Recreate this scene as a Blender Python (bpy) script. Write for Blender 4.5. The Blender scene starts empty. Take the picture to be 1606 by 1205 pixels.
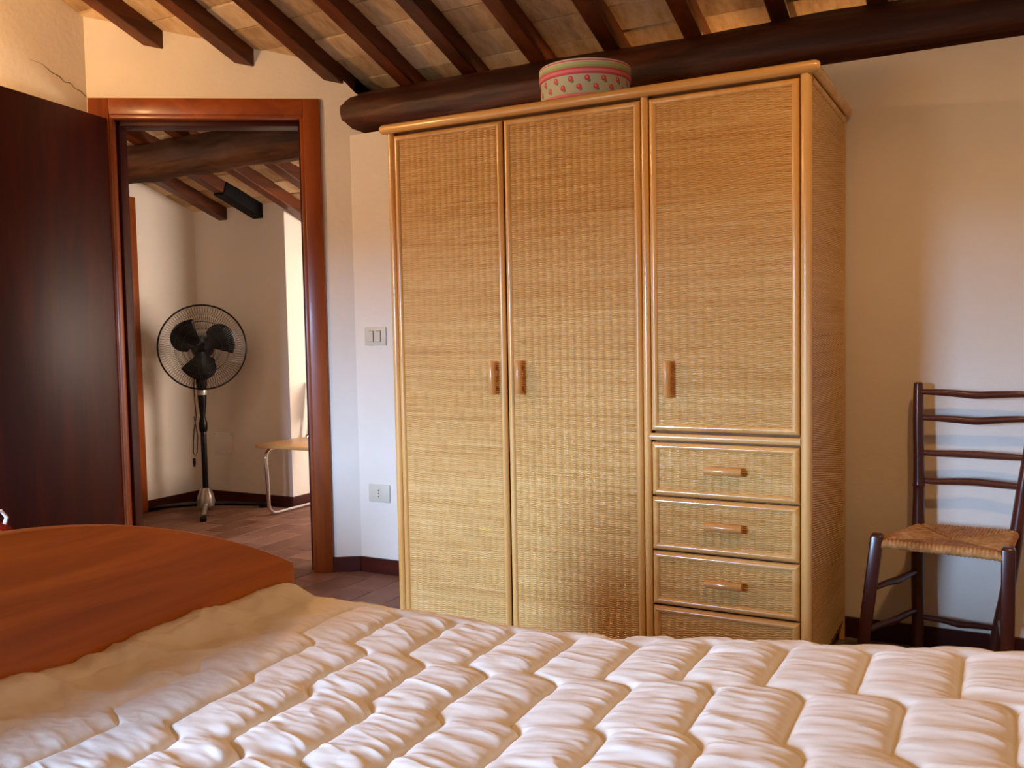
import bpy, bmesh, math, random
import numpy as np
from mathutils import Vector, Matrix
random.seed(7); rng = np.random.default_rng(7)
SC = bpy.context.scene
COL = SC.collection
pi = math.pi

# ------------------------------------------------------------------ camera
YAW, PITCH, ROLL = -0.4953, 0.0576, -0.0191
cam_d = bpy.data.cameras.new('camera'); cam = bpy.data.objects.new('camera', cam_d); COL.objects.link(cam)
fw = Vector((math.sin(YAW) * math.cos(PITCH), math.cos(YAW) * math.cos(PITCH), -math.sin(PITCH)))
rt = Vector((math.cos(YAW), -math.sin(YAW), 0)); up = rt.cross(fw)
r2 = math.cos(ROLL) * rt + math.sin(ROLL) * up
u2 = -math.sin(ROLL) * rt + math.cos(ROLL) * up
cam.matrix_world = Matrix(((r2.x, u2.x, -fw.x, 0), (r2.y, u2.y, -fw.y, -3.365), (r2.z, u2.z, -fw.z, 1.1), (0, 0, 0, 1)))
cam_d.sensor_width = 36.0; cam_d.lens = 36.0 * 1436.5 / 1606.0; cam_d.clip_start = 0.02
SC.camera = cam

# ------------------------------------------------------------------ world and lights
W = bpy.data.worlds.new('world'); SC.world = W; W.use_nodes = True
_n = W.node_tree.nodes; _l = W.node_tree.links        # pale blue sky above the horizon, duller ground below
_tc = _n.new('ShaderNodeTexCoord'); _sp = _n.new('ShaderNodeSeparateXYZ'); _l.new(_tc.outputs['Generated'], _sp.inputs[0])
_rp = _n.new('ShaderNodeValToRGB'); _l.new(_sp.outputs['Z'], _rp.inputs[0])
_rp.color_ramp.elements[0].position = 0.0; _rp.color_ramp.elements[0].color = (0.05, 0.047, 0.042, 1)
_rp.color_ramp.elements[1].position = 0.03; _rp.color_ramp.elements[1].color = (0.38, 0.60, 1.0, 1)
_l.new(_rp.outputs[0], _n['Background'].inputs[0])
_n['Background'].inputs[1].default_value = 108.0


def light(name, kind, loc, col, power, size=0.1, sy=None, direction=None):
    d = bpy.data.lights.new(name, kind); d.color = col; d.energy = power
    if kind == 'AREA':
        d.size = size
        if sy: d.shape = 'RECTANGLE'; d.size_y = sy
    else:
        d.shadow_soft_size = size
    o = bpy.data.objects.new(name, d); COL.objects.link(o); o.location = loc
    if direction: o.rotation_euler = Vector(direction).to_track_quat('-Z', 'Z').to_euler()
    return o


COOL = (0.66, 0.80, 1.0); WARM = (1.0, 0.55, 0.22)
light('window_portal', 'AREA', (-2.325, -4.87, 1.13), COOL, 10, .95, 1.10, (0, 1, 0)).data.cycles.is_portal = True
light('wall_lamp_light', 'POINT', (-3.28, -1.78, 2.06), WARM, 42, 0.07)
_pd = light('pendant_light', 'SPOT', (0.20, -1.75, 2.55), WARM, 44, 0.06, direction=(0, 0, -1)).data
_pd.spot_size = math.radians(156); _pd.spot_blend = 0.5      # shaded pendant over the bed
light('hall_window_daylight', 'AREA', (-2.24, 1.55, 1.15), (1.0, 0.83, 0.70), 42, 0.5, 0.8, (-1, -0.12, 0))
light('hall_lamp_light', 'POINT', (-4.1, -0.40, 1.9), (1.0, 0.72, 0.52), 6.0, 0.08)
light('next_room_lamp_light', 'POINT', (-0.45, 0.92, 1.72), WARM, 32, 0.06)
SC.cycles.max_bounces = 6; SC.cycles.diffuse_bounces = 4; SC.cycles.glossy_bounces = 3
SC.cycles.adaptive_threshold = 0.02
SC.cycles.caustics_reflective = False; SC.cycles.caustics_refractive = False

SC.view_settings.view_transform = 'Standard'; SC.view_settings.look = 'None'
SC.view_settings.gamma = 1.0; SC.view_settings.use_curve_mapping = False
SC.view_settings.exposure = 0.22


# ------------------------------------------------------------------ materials
def lin(h):
    h = h.lstrip('#'); c = [int(h[i:i + 2], 16) / 255 for i in (0, 2, 4)]
    return tuple(((x / 12.92) if x <= .04045 else ((x + .055) / 1.055) ** 2.4) for x in c) + (1,)


class NT:
    def __init__(s, name, rough=.5, spec=.5, coat=0, metal=0):
        s.m = bpy.data.materials.new(name); s.m.use_nodes = True
        s.t = s.m.node_tree; s.b = s.t.nodes['Principled BSDF']
        s.b.inputs['Roughness'].default_value = rough; s.b.inputs['Metallic'].default_value = metal
        s.b.inputs['Specular IOR Level'].default_value = spec
        s.b.inputs['Coat Weight'].default_value = coat; s.b.inputs['Coat Roughness'].default_value = .12

    def n(s, typ, **kw):
        nd = s.t.nodes.new(typ)
        for k, v in kw.items(): setattr(nd, k, v)
        return nd

    def l(s, a, b): s.t.links.new(a, b)

    def coords(s, scale, kind='Object'):
        c = s.n('ShaderNodeTexCoord'); m = s.n('ShaderNodeMapping'); m.inputs['Scale'].default_value = scale
        s.l(c.outputs[kind], m.inputs[0]); return m.outputs[0]

    def noise(s, vec, scale=1, detail=4, rough=.55, dist=0):
        n = s.n('ShaderNodeTexNoise'); n.inputs['Scale'].default_value = scale; n.inputs['Detail'].default_value = detail
        n.inputs['Roughness'].default_value = rough; n.inputs['Distortion'].default_value = dist
        s.l(vec, n.inputs['Vector']); return n.outputs['Fac']

    def ramp(s, fac, stops):
        r = s.n('ShaderNodeValToRGB'); e = r.color_ramp.elements
        while len(e) < len(stops): e.new(.5)
        for el, (p, c) in zip(e, stops): el.position = p; el.color = c
        s.l(fac, r.inputs[0]); return r.outputs['Color']

    def mix(s, fac, a, b, mode='MIX'):
        m = s.n('ShaderNodeMix', data_type='RGBA', blend_type=mode)
        for v, i in ((fac, 0), (a, 6), (b, 7)):
            if hasattr(v, 'links'): s.l(v, m.inputs[i])
            else: m.inputs[i].default_value = v
        return m.outputs[2]

    def math(s, op, a, b=0.0, clamp=False):
        m = s.n('ShaderNodeMath', operation=op, use_clamp=clamp)
        for i, v in enumerate((a, b)):
            if hasattr(v, 'links'): s.l(v, m.inputs[i])
            else: m.inputs[i].default_value = v
        return m.outputs[0]

    def bump(s, h, strength=.3, dist=.005):
        b = s.n('ShaderNodeBump'); b.inputs['Strength'].default_value = strength; b.inputs['Distance'].default_value = dist
        s.l(h, b.inputs['Height']); s.l(b.outputs[0], s.b.inputs['Normal'])

    def col(s, c):
        if hasattr(c, 'links'): s.l(c, s.b.inputs['Base Color'])
        else: s.b.inputs['Base Color'].default_value = c
        return s.m


def wood(name, dark, mid, light_, axis='z', freq=30, rough=.4, coat=.0, spec=.4, bumpy=.08, rnd=.0):
    k = NT(name, rough, spec, coat)
    sc = {'x': (1.2, freq, freq), 'y': (freq, 1.2, freq), 'z': (freq, freq, 1.2)}[axis]
    v = k.coords(sc)
    f = k.noise(v, 1, 5, .6, .6)
    big = k.noise(k.coords(tuple(x / 7 for x in sc)), 1, 2, .5, 1.2)
    fac = k.math('ADD', k.math('MULTIPLY', f, .55), k.math('MULTIPLY', big, .45))
    c = k.ramp(fac, [(.32, lin(dark)), (.5, lin(mid)), (.68, lin(light_))])
    if rnd:
        oi = k.n('ShaderNodeObjectInfo')
        v_ = k.math('ADD', k.math('MULTIPLY', oi.outputs['Random'], rnd), 1 - rnd / 2)
        h = k.n('ShaderNodeHueSaturation'); k.l(v_, h.inputs['Value']); k.l(c, h.inputs['Color']); c = h.outputs[0]
    if bumpy: k.bump(f, bumpy, .004)
    return k.col(c)


def plain(name, hexc, rough=.5, spec=.5, metal=0, coat=0, var=.04, scale=12, bmp=0):
    k = NT(name, rough, spec, coat, metal)
    f = k.noise(k.coords((scale,) * 3), 1, 3)
    c = lin(hexc); lo = tuple(x * (1 - var * 2) for x in c[:3]) + (1,); hi = tuple(min(1, x * (1 + var)) for x in c[:3]) + (1,)
    if bmp: k.bump(f, bmp, .003)
    return k.col(k.ramp(f, [(.3, lo), (.7, hi)]))


def plaster(name, a, b):
    k = NT(name, .85, .2)
    f = k.noise(k.coords((1.3,) * 3), 1, 5, .6)
    g = k.noise(k.coords((9,) * 3), 1, 5, .6)
    k.bump(k.math('ADD', g, k.math('MULTIPLY', f, 2.0)), .22, .02)
    return k.col(k.ramp(f, [(.3, lin(a)), (.7, lin(b))]))


def terracotta(name, stops, rough=.75, scale=9, rnd=.35, spec=.25, bmp=.35):
    k = NT(name, rough, spec)
    oi = k.n('ShaderNodeObjectInfo')
    c0 = k.n('ShaderNodeTexCoord')
    add = k.n('ShaderNodeVectorMath', operation='ADD'); k.l(c0.outputs['Object'], add.inputs[0])
    mul = k.n('ShaderNodeVectorMath', operation='SCALE'); k.l(oi.outputs['Location'], mul.inputs[0]); mul.inputs['Scale'].default_value = 3.7
    k.l(mul.outputs[0], add.inputs[1])
    f = k.noise(add.outputs[0], scale, 5, .65)
    g = k.noise(add.outputs[0], scale * 6, 3, .6)
    fac = k.math('ADD', k.math('MULTIPLY', f, .75), k.math('MULTIPLY', oi.outputs['Random'], .25))
    c = k.ramp(fac, [(p, lin(h)) for p, h in stops])
    h = k.n('ShaderNodeHueSaturation'); k.l(k.math('ADD', k.math('MULTIPLY', oi.outputs['Random'], rnd), 1 - rnd / 2), h.inputs['Value'])
    k.l(c, h.inputs['Color'])
    k.bump(k.math('ADD', f, k.math('MULTIPLY', g, .5)), bmp, .006)
    return k.col(h.outputs[0])


M = {}
M['plaster'] = plaster('white_plaster', '#e6dcc8', '#f0e7d6')
M['plaster_hall'] = plaster('hall_plaster', '#e6dccf', '#eee6db')
M['tile_ceiling'] = terracotta('ceiling_terracotta', [(.25, '#a5845f'), (.45, '#cba97c'), (.62, '#dcc29c'), (.8, '#cb9d66')])
M['tile_floor'] = terracotta('floor_cotto', [(.25, '#6a4632'), (.5, '#805844'), (.75, '#936b55')], .6, 5, .12, .3, .15)
M['mortar'] = plain('mortar', '#b09c80', .9, .1, var=.15, scale=30, bmp=.3)
M['grout'] = plain('floor_grout', '#8f7866', .8, .2, var=.15, scale=20)
M['rafter'] = wood('rafter_wood', '#2a1306', '#54260d', '#6f3814', 'y', 26, .42, .05, rnd=.3)
M['beam'] = wood('log_wood', '#120603', '#3a190b', '#7a4626', 'x', 13, .5, .0, .35, .9)
M['hall_log'] = wood('hall_log_wood', '#180d05', '#41240f', '#6b421f', 'x', 10, .7, 0, .3, .6)
M['black_metal'] = plain('black_painted_metal', '#050506', .6, .15)
M['door_leaf'] = wood('mahogany_leaf', '#240803', '#3c0f06', '#561c0c', 'z', 9, .45, .0, .2, .02)
M['door_frame'] = wood('mahogany_frame', '#70300d', '#934715', '#ae5b20', 'z', 14, .35, .1, .4, .03)
M['door_frame_h'] = wood('mahogany_head', '#70300d', '#934715', '#ae5b20', 'x', 14, .35, .1, .4, .03)
M['baseboard'] = wood('baseboard_wood', '#2a0c06', '#431409', '#57200f', 'x', 14, .35, .1, .4, .03)
M['rattan_pole'] = wood('rattan_pole', '#ca8e47', '#dca85f', '#e9bf7c', 'z', 18, .25, .4, .5, .03)
M['rattan_rail'] = wood('rattan_rail', '#ca8e47', '#dca85f', '#e9bf7c', 'x', 18, .25, .4, .5, .03)
M['rattan_handle'] = wood('rattan_handle', '#c08040', '#d09450', '#deaa66', 'x', 10, .25, .4, .5, .02)
M['carcass'] = wood('wardrobe_board', '#6e3f14', '#875120', '#9c6230', 'z', 20, .55, 0, .3, .02)
M['footboard'] = wood('cherry_wood', '#7a380b', '#a85814', '#c47526', 'y', 20, .4, .05, .3, .03)
M['chair_wood'] = wood('dark_chair_wood', '#30130b', '#512416', '#6e3a24', 'z', 18, .28, .2, .4, .1)
M['chair_rail'] = wood('dark_chair_rail', '#30130b', '#512416', '#6e3a24', 'x', 18, .3, .1, .35, .1)
M['seat_wood'] = wood('beech_seat', '#c88d50', '#dba765', '#e8bb7c', 'x', 12, .35, .2, .4, .03)
M['plate'] = plain('ivory_plastic', '#d8cfb6', .35, .5, var=.02)
M['plate_hall'] = plain('white_plastic', '#e9e2d8', .4, .5, var=.02)
M['plate_dark'] = plain('socket_dark', '#3a3026', .5, .4)
M['black_plastic'] = plain('black_plastic', '#060506', .25, .35, var=.1)
M['wire'] = plain('black_wire', '#171214', .35, .5)
M['silver'] = plain('silver_plastic', '#b9b4ac', .3, .5, metal=.7)
M['chrome'] = plain('chrome', '#d8d6d4', .12, .5, metal=1)
M['mattress'] = plain('mattress_fabric', '#d8cdb8', .9, .2, var=.05)
M['red_cloth'] = plain('red_cloth', '#8a1c12', .9, .2, var=.2)
M['orange_cloth'] = plain('orange_cloth', '#c4551f', .9, .2, var=.15)
M['white_cloth'] = plain('white_cloth', '#d9c8bd', .9, .2)
M['dark_cloth'] = plain('dark_cloth', '#240a10', .9, .2)
M['glass'] = plain('window_pane', '#dfe9f2', .05, .5)
M['crack'] = plain('plaster_crack', '#7b684c', .9, .1, var=.3)


def m_weave():
    k = NT('rattan_weave', .28, .6, .3)
    f = k.noise(k.coords((2.2, 2.2, 150)), 1, 3, .6)
    g = k.noise(k.coords((.9, .9, 14)), 1, 4, .65, .4)
    h = k.noise(k.coords((25, 25, 500)), 1, 2, .5)
    fac = k.math('ADD', k.math('MULTIPLY', f, .4), k.math('ADD', k.math('MULTIPLY', g, .3), k.math('MULTIPLY', h, .3)))
    return k.col(k.ramp(fac, [(.3, lin('#97632a')), (.42, lin('#c9944a')), (.58, lin('#daae66')), (.72, lin('#e8c586'))]))


M['weave'] = m_weave()
M['backing'] = plain('weave_backing', '#5a3312', .8, .1, var=.1)


def m_rush():
    k = NT('rush_straw', .6, .3)
    f = k.noise(k.coords((60, 60, 60)), 1, 4, .6)
    g = k.noise(k.coords((7, 7, 7)), 1, 3, .6)
    fac = k.math('ADD', k.math('MULTIPLY', f, .5), k.math('MULTIPLY', g, .5))
    return k.col(k.ramp(fac, [(.35, lin('#8f5a26')), (.5, lin('#bd8144')), (.66, lin('#d9a869'))]))


M['rush'] = m_rush()


def m_duvet():
    k = NT('cream_cotton', .78, .25)
    k.b.inputs['Sheen Weight'].default_value = .15
    f = k.noise(k.coords((4, 4, 4)), 1, 4)
    w = k.noise(k.coords((60, 60, 60)), 1, 4)
    k.bump(w, .12, .004)
    return k.col(k.ramp(f, [(.3, lin('#e9ddc8')), (.7, lin('#f1e8d8'))]))


M['duvet'] = m_duvet()


def m_box(name, h):   # printed paper of the round box: stripes by height, rows of roses around
    k = NT(name, .5, .3)
    tc = k.n('ShaderNodeTexCoord'); sx = k.n('ShaderNodeSeparateXYZ'); k.l(tc.outputs['Object'], sx.inputs[0])
    x, y, z = sx.outputs
    ang = k.math('ARCTAN2', y, x)
    zz = k.math('DIVIDE', z, h)
    pale, green, pink, rose, leaf = lin('#cdd4bb'), lin('#a9bf7a'), lin('#ee929a'), lin('#e2566a'), lin('#7d9868')
    cream = lin('#efe2d0')
    if name.endswith('lid'):
        r = k.n('ShaderNodeValToRGB'); r.color_ramp.interpolation = 'CONSTANT'; e = r.color_ramp.elements
        st = [(0, rose), (.12, pink), (.3, rose), (.42, green), (.56, lin('#c3d498')), (.76, cream), (.83, rose), (.9, cream)]
        while len(e) < len(st): e.new(.5)
        for el, (p, c) in zip(e, st): el.position = p; el.color = c
        k.l(zz, r.inputs[0]); return k.col(r.outputs[0])
    base = pale
    N = 17
    u = k.math('MULTIPLY', ang, N / (2 * pi))
    out = base
    for row, off in ((.56, 0.0), (.80, .5)):
        fu = k.math('SUBTRACT', k.math('FRACT', k.math('ADD', u, off + 10)), .5)
        du = k.math('MULTIPLY', fu, 2 * pi * .157 / N)
        for (ox, oz, rad, c) in ((.006, -.008, .0062, leaf), (0, 0, .0094, rose), (-.002, .002, .004, pink)):
            a = k.math('SUBTRACT', du, ox); b = k.math('SUBTRACT', k.math('SUBTRACT', z, row * h), oz)
            d = k.math('SQRT', k.math('ADD', k.math('MULTIPLY', a, a), k.math('MULTIPLY', b, b)))
            out = k.mix(k.math('LESS_THAN', d, rad), out, c)
    st = k.math('MULTIPLY', k.math('GREATER_THAN', zz, .20), k.math('LESS_THAN', zz, .38))
    st2 = k.math('MULTIPLY', k.math('GREATER_THAN', zz, .25), k.math('LESS_THAN', zz, .30))
    out = k.mix(st, out, pink); out = k.mix(st2, out, rose)
    return k.col(out)


M['box_body'] = m_box('rose_print_body', .112)
M['box_lid'] = m_box('rose_print_lid', .05)

# ------------------------------------------------------------------ geometry helpers
ORG = {}


def thing(name, loc, label=None, cat=None, group=None, kind=None, parent=None):
    o = bpy.data.objects.new(name, None); COL.objects.link(o); o.location = loc; o.empty_display_size = .05
    ORG[o.name] = Vector(loc)
    if parent:
        o.parent = parent; o.location = Vector(loc) - ORG[parent.name]
    return tag(o, label, cat, group, kind)


def tag(o, label=None, cat=None, group=None, kind=None):
    for k, v in (('label', label), ('category', cat), ('group', group), ('kind', kind)):
        if v: o[k] = v
    return o


def link(name, me, parent=None, origin=(0, 0, 0)):
    o = bpy.data.objects.new(name, me); COL.objects.link(o)
    if parent:
        o.parent = parent; ORG[o.name] = ORG[parent.name].copy()
    else:
        o.location = origin; ORG[o.name] = Vector(origin)
    return o


class MB:
    def __init__(s): s.v = []; s.f = []

    def add(s, vs, fs):
        k = len(s.v); s.v += [tuple(p) for p in vs]; s.f += [tuple(i + k for i in f) for f in fs]; return s

    def box(s, x0, x1, y0, y1, z0, z1):
        return s.add([(x, y, z) for z in (z0, z1) for y in (y0, y1) for x in (x0, x1)],
                     [(0, 2, 3, 1), (4, 5, 7, 6), (0, 1, 5, 4), (2, 6, 7, 3), (0, 4, 6, 2), (1, 3, 7, 5)])

    def obox(s, c, ax, ay, az):   # centre and three half-axis vectors
        c, ax, ay, az = map(Vector, (c, ax, ay, az))
        return s.add([c + ax * i + ay * j + az * k for k in (-1, 1) for j in (-1, 1) for i in (-1, 1)],
                     [(0, 2, 3, 1), (4, 5, 7, 6), (0, 1, 5, 4), (2, 6, 7, 3), (0, 4, 6, 2), (1, 3, 7, 5)])

    def prism(s, poly, off):   # polygon of 3-D points, extruded by off
        n = len(poly); off = Vector(off); P = [Vector(p) for p in poly]
        return s.add(P + [p + off for p in P], [tuple(range(n))[::-1], tuple(range(n, 2 * n))] +
                     [(i, (i + 1) % n, n + (i + 1) % n, n + i) for i in range(n)])

    def tube(s, pts, rad, seg=10, caps=True, squash=None):
        P = [Vector(p) for p in pts]; n = len(P)
        if not hasattr(rad, '__len__'): rad = [rad] * n
        T = [(P[min(i + 1, n - 1)] - P[max(i - 1, 0)]).normalized() for i in range(n)]
        a = T[0].orthogonal().normalized() if not squash else (Vector(squash) - T[0] * T[0].dot(Vector(squash))).normalized()
        vs, fs = [], []
        for i in range(n):
            a = (a - T[i] * a.dot(T[i])).normalized(); b = T[i].cross(a)
            for k in range(seg):
                t = 2 * pi * k / seg; vs.append(P[i] + (a * math.cos(t) + b * math.sin(t)) * rad[i])
        for i in range(n - 1):
            for k in range(seg):
                q = (k + 1) % seg; fs.append((i * seg + k, i * seg + q, (i + 1) * seg + q, (i + 1) * seg + k))
        if caps: fs += [tuple(range(seg))[::-1], tuple(range((n - 1) * seg, n * seg))]
        return s.add(vs, fs)

    def lathe(s, c, axis, prof, seg=24, closed=False):   # prof: (radius, height along axis)
        c = Vector(c); ax = Vector(axis).normalized(); a = ax.orthogonal().normalized(); b = ax.cross(a)
        vs, fs = [], []
        for r, h in prof:
            for k in range(seg):
                t = 2 * pi * k / seg; vs.append(c + ax * h + (a * math.cos(t) + b * math.sin(t)) * r)
        n = len(prof)
        for i in range(n - 1):
            for k in range(seg):
                q = (k + 1) % seg; fs.append((i * seg + k, i * seg + q, (i + 1) * seg + q, (i + 1) * seg + k))
        fs += [tuple(range(seg))[::-1], tuple(range((n - 1) * seg, n * seg))]
        return s.add(vs, fs)

    def build(s, name, mat, parent=None, origin=(0, 0, 0), smooth=False, bevel=0, bseg=2, label=None, kind=None):
        o0 = ORG[parent.name] if parent else Vector(origin)
        me = bpy.data.meshes.new(name); me.from_pydata([Vector(p) - o0 for p in s.v], [], s.f)
        bm = bmesh.new(); bm.from_mesh(me); bmesh.ops.recalc_face_normals(bm, faces=bm.faces)
        if bevel:
            bmesh.ops.bevel(bm, geom=list(bm.edges), offset=bevel, segments=bseg, profile=.5, affect='EDGES', clamp_overlap=True)
        bm.to_mesh(me); bm.free(); me.materials.append(M[mat])
        if smooth or bevel:
            me.polygons.foreach_set('use_smooth', [True] * len(me.polygons))
            me.set_sharp_from_angle(angle=math.radians(40))
        return tag(link(name, me, parent, origin), label=label, kind=kind)


def grid_mesh(name, V, nu, nv, mat, parent=None, origin=(0, 0, 0), kind=None, label=None):
    """V: (nu*nv,3) world array, index = i*nv + j"""
    o0 = np.array(ORG[parent.name] if parent else origin)
    i, j = np.meshgrid(np.arange(nu - 1), np.arange(nv - 1), indexing='ij')
    a = (i * nv + j).ravel(); F = np.stack([a, a + nv, a + nv + 1, a + 1], 1)
    return raw_mesh(name, V - o0, F, mat, parent, origin, kind, label)


def raw_mesh(name, V, F, mat, parent=None, origin=(0, 0, 0), kind=None, label=None):
    me = bpy.data.meshes.new(name)
    me.vertices.add(len(V)); me.vertices.foreach_set('co', np.ascontiguousarray(V, dtype=np.float32).ravel())
    me.loops.add(F.size); me.loops.foreach_set('vertex_index', np.ascontiguousarray(F, dtype=np.int32).ravel())
    me.polygons.add(len(F)); me.polygons.foreach_set('loop_start', np.arange(0, F.size, 4, dtype=np.int32))
    me.polygons.foreach_set('use_smooth', np.ones(len(F), dtype=bool))
    me.update(calc_edges=True); me.validate(); me.materials.append(M[mat])
    return tag(link(name, me, parent, origin), kind=kind, label=label)


_tab = rng.random((256, 256))


def vnoise(x, y):
    xi, yi = np.floor(x).astype(int), np.floor(y).astype(int); fx, fy = x - xi, y - yi
    fx = fx * fx * (3 - 2 * fx); fy = fy * fy * (3 - 2 * fy)
    g = lambda a, b: _tab[a % 256, b % 256]
    return (g(xi, yi) * (1 - fx) + g(xi + 1, yi) * fx) * (1 - fy) + (g(xi, yi + 1) * (1 - fx) + g(xi + 1, yi + 1) * fx) * fy


def fbm(x, y, o=4):
    s = 0; a = .5
    for k in range(o): s = s + a * (vnoise(x * 2 ** k + 17 * k, y * 2 ** k + 31 * k) - .5); a *= .5
    return s


# ------------------------------------------------------------------ the setting
RS = .34                                       # roof slope: falls towards the wardrobe wall


def zr(y): return 2.225 - RS * y               # underside of the rafters


def zt(y): return zr(y) + .078                 # underside of the ceiling tiles


CX, ANG = -2.629, .5866                        # inner corner of door wall and wardrobe wall
DL = Vector((-math.cos(ANG), -math.sin(ANG), 0))   # along the door wall, away from the corner
DN = Vector((-math.sin(ANG), math.cos(ANG), 0))    # into the hall


def dw(t, z, n=0.0):
    p = Vector((CX, 0, 0)) + DL * t + DN * n; return Vector((p.x, p.y, z))


XL, XR, YF = -3.58, 1.7, -4.75
TH = 0.14


def structure(o): o['kind'] = 'structure'; return o


# floor
fl = structure(MB().box(-4.95, XR + .1, YF - .1, 2.0, -.12, -.003).build('floor', 'grout'))
m0 = MB().box(-.0725, .0725, -.1475, .1475, -.012, 0).build('tile', 'tile_floor', fl, bevel=.0025, bseg=1)
first = True
for ix in range(19):
    x = -4.70 + .15 * ix
    for iy in range(-5, 5):
        y = iy * .30 + (.15 if ix % 2 else 0) + .05
        d = (Vector((x, y, 0)) - Vector((CX, 0, 0))).dot(DN)
        if y > 1.02 and x < -4.0: continue
        if d > 0 and (x > -2.55 or y > 1.2): continue
        if d <= 0 and (y < -1.25 or x < -3.45 and y < -.75): continue
        if x > -2.02: continue
        o = m0 if first else m0.copy()
        if not first: COL.objects.link(o); o.parent = fl
        o.location = (x, y, random.uniform(-.001, .0)); first = False

# walls
wb = structure(MB().box(CX, XR, 0, .25, -.1, 2.0).build('wall_back', 'plaster'))
# the next room behind: the wall stops below the roof and lamplight comes over it
structure(MB().box(-2.1, XR + .12, 1.25, 1.35, 1.2, zt(1.25) + .05).box(-2.1, XR + .12, .20, 1.35, 1.2, 1.3).box(XR, XR + .12, .20, 1.35, 1.2, zt(.2) + .05)
          .box(-2.2, -2.1, .24, 1.35, 1.2, zt(.24) + .04).box(CX - .05, -2.1, .225, .30, 1.9, zt(.25) + .03).build('wall_next_room', 'plaster'))
poly = [(-.12, 2.0), (0, 2.0), (0, -.1), (.205, -.1), (.205, 2.085), (1.045, 2.085), (1.045, -.1), (1.142, -.1)]
top = [(1.142, zt(DL.y * 1.142) + .05), (.055, zt(0) + .05), (.055, 2.28), (-.03, 2.19), (-.12, 2.12)]
wd = structure(MB().prism([dw(t, z) for t, z in poly + top], DN * TH).build('wall_door', 'plaster'))
wl = structure(MB().prism([(XL, -.60, -.1), (XL, -.60, zt(-.6) + .06), (XL, YF, zt(YF) + .06), (XL, YF, -.1)], (-.12, 0, 0)).build('wall_left', 'plaster'))
wr = structure(MB().prism([(XR, .25, -.1), (XR, .25, zt(.25) + .05), (XR, YF, zt(YF) + .05), (XR, YF, -.1)], (.12, 0, 0)).build('wall_right', 'plaster'))
wx0, wx1, wz0, wz1 = -2.80, -1.85, .58, 1.68
wf = structure(MB().box(XL - .12, wx0, YF - .14, YF, -.1, 4).box(wx1, XR + .12, YF - .14, YF, -.1, 4).box(wx0, wx1, YF - .14, YF, -.1, wz0)
               .box(wx0, wx1, YF - .14, YF, wz1, 4).build('wall_front', 'plaster'))
w1 = thing('window_1', ((wx0 + wx1) / 2, YF - .07, wz0), kind='structure')
fr = MB().box(wx0, wx0 + .06, YF - .1, YF - .04, wz0, wz1).box(wx1 - .06, wx1, YF - .1, YF - .04, wz0, wz1)
fr.box(wx0, wx1, YF - .1, YF - .04, wz0, wz0 + .06).box(wx0, wx1, YF - .1, YF - .04, wz1 - .06, wz1)
fr.build('window_frame', 'door_frame', w1)
# crack in the left wall
cr = [(-.633, 2.13), (-.66, 2.15), (-.69, 2.157), (-.71, 2.175), (-.74, 2.172), (-.76, 2.19), (-.80, 2.20), (-.84, 2.225), (-.9, 2.23)]
MB().tube([(XL + .0005, y, z + .035) for y, z in cr], [.0012, .002, .0012, .002, .0014, .002, .0014, .001, .0005], 5).build('crack', 'crack', wl)

# hall
HX, HY = -4.79, 1.07
structure(MB().prism([(HX, HY, -.1), (HX, HY, zt(HY) + .05), (HX, -1.3, zt(-1.3) + .05), (HX, -1.3, -.1)], (-.12, 0, 0)).build('wall_hall_left', 'plaster_hall'))
hb = structure(MB().box(HX - .12, -4.0, HY, 2.0, -.1, zt(HY) + .01).build('wall_hall_back', 'plaster_hall'))
structure(MB().box(-4.0, -2.0, 1.9, 2.0, -.1, zt(1.9) + .05).build('wall_hall_far', 'plaster_hall'))
structure(MB().box(-2.2, -2.1, .25, 1.9, -.1, zt(.25)).build('wall_hall_right', 'plaster_hall'))
structure(MB().box(HX - .12, XL - .1, -1.4, -1.3, -.1, zt(-1.3) + .05).build('wall_hall_front', 'plaster_hall'))

# ceiling: boards above, terracotta tiles, rafters
cy0, cy1 = 2.0, YF - .15
ce = structure(MB().prism([(-4.95, cy0, zt(cy0) + .022), (XR + .1, cy0, zt(cy0) + .022), (XR + .1, cy1, zt(cy1) + .022), (-4.95, cy1, zt(cy1) + .022)], (0, 0, .12)).build('ceiling', 'mortar'))
ra = math.atan(RS)
RX = [-3.374 + .3262 * i for i in range(16)]              # left edges of the rafters in the bedroom
HXR = [-4.56, -4.255, -3.945, -3.64]                      # and beyond the bedroom's left wall
RW = .074
cols = [-4.83] + [x + RW / 2 for x in HXR] + [x + RW / 2 for x in RX]
t0 = MB().box(-.5, .5, -.076, .076, 0, .03).build('tile', 'tile_ceiling', ce, bevel=.002, bseg=1)
first = True
pit = .158 * math.cos(ra)
for a, b in zip(cols[:-1], cols[1:]):
    xm = (a + b) / 2
    for k in range(-7, 13):
        y = .02 - k * pit + (.5 * pit if False else 0)
        d = (Vector((xm, y, 0)) - Vector((CX, 0, 0))).dot(DN)
        if xm > CX and y > .30: continue
        if y > HY and xm < -3.95: continue
        if xm < XL and y < -.75: continue
        if xm > .55: continue
        if d > .2 and y > 1.3: continue
        o = t0 if first else t0.copy()
        if not first: COL.objects.link(o); o.parent = ce
        o.location = (xm, y, zt(y) + random.uniform(-.004, .003))
        o.rotation_euler = (-ra + random.uniform(-.012, .012), random.uniform(-.006, .006), random.uniform(-.008, .008))
        o.scale = (b - a - .012, 1, 1); first = False


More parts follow.
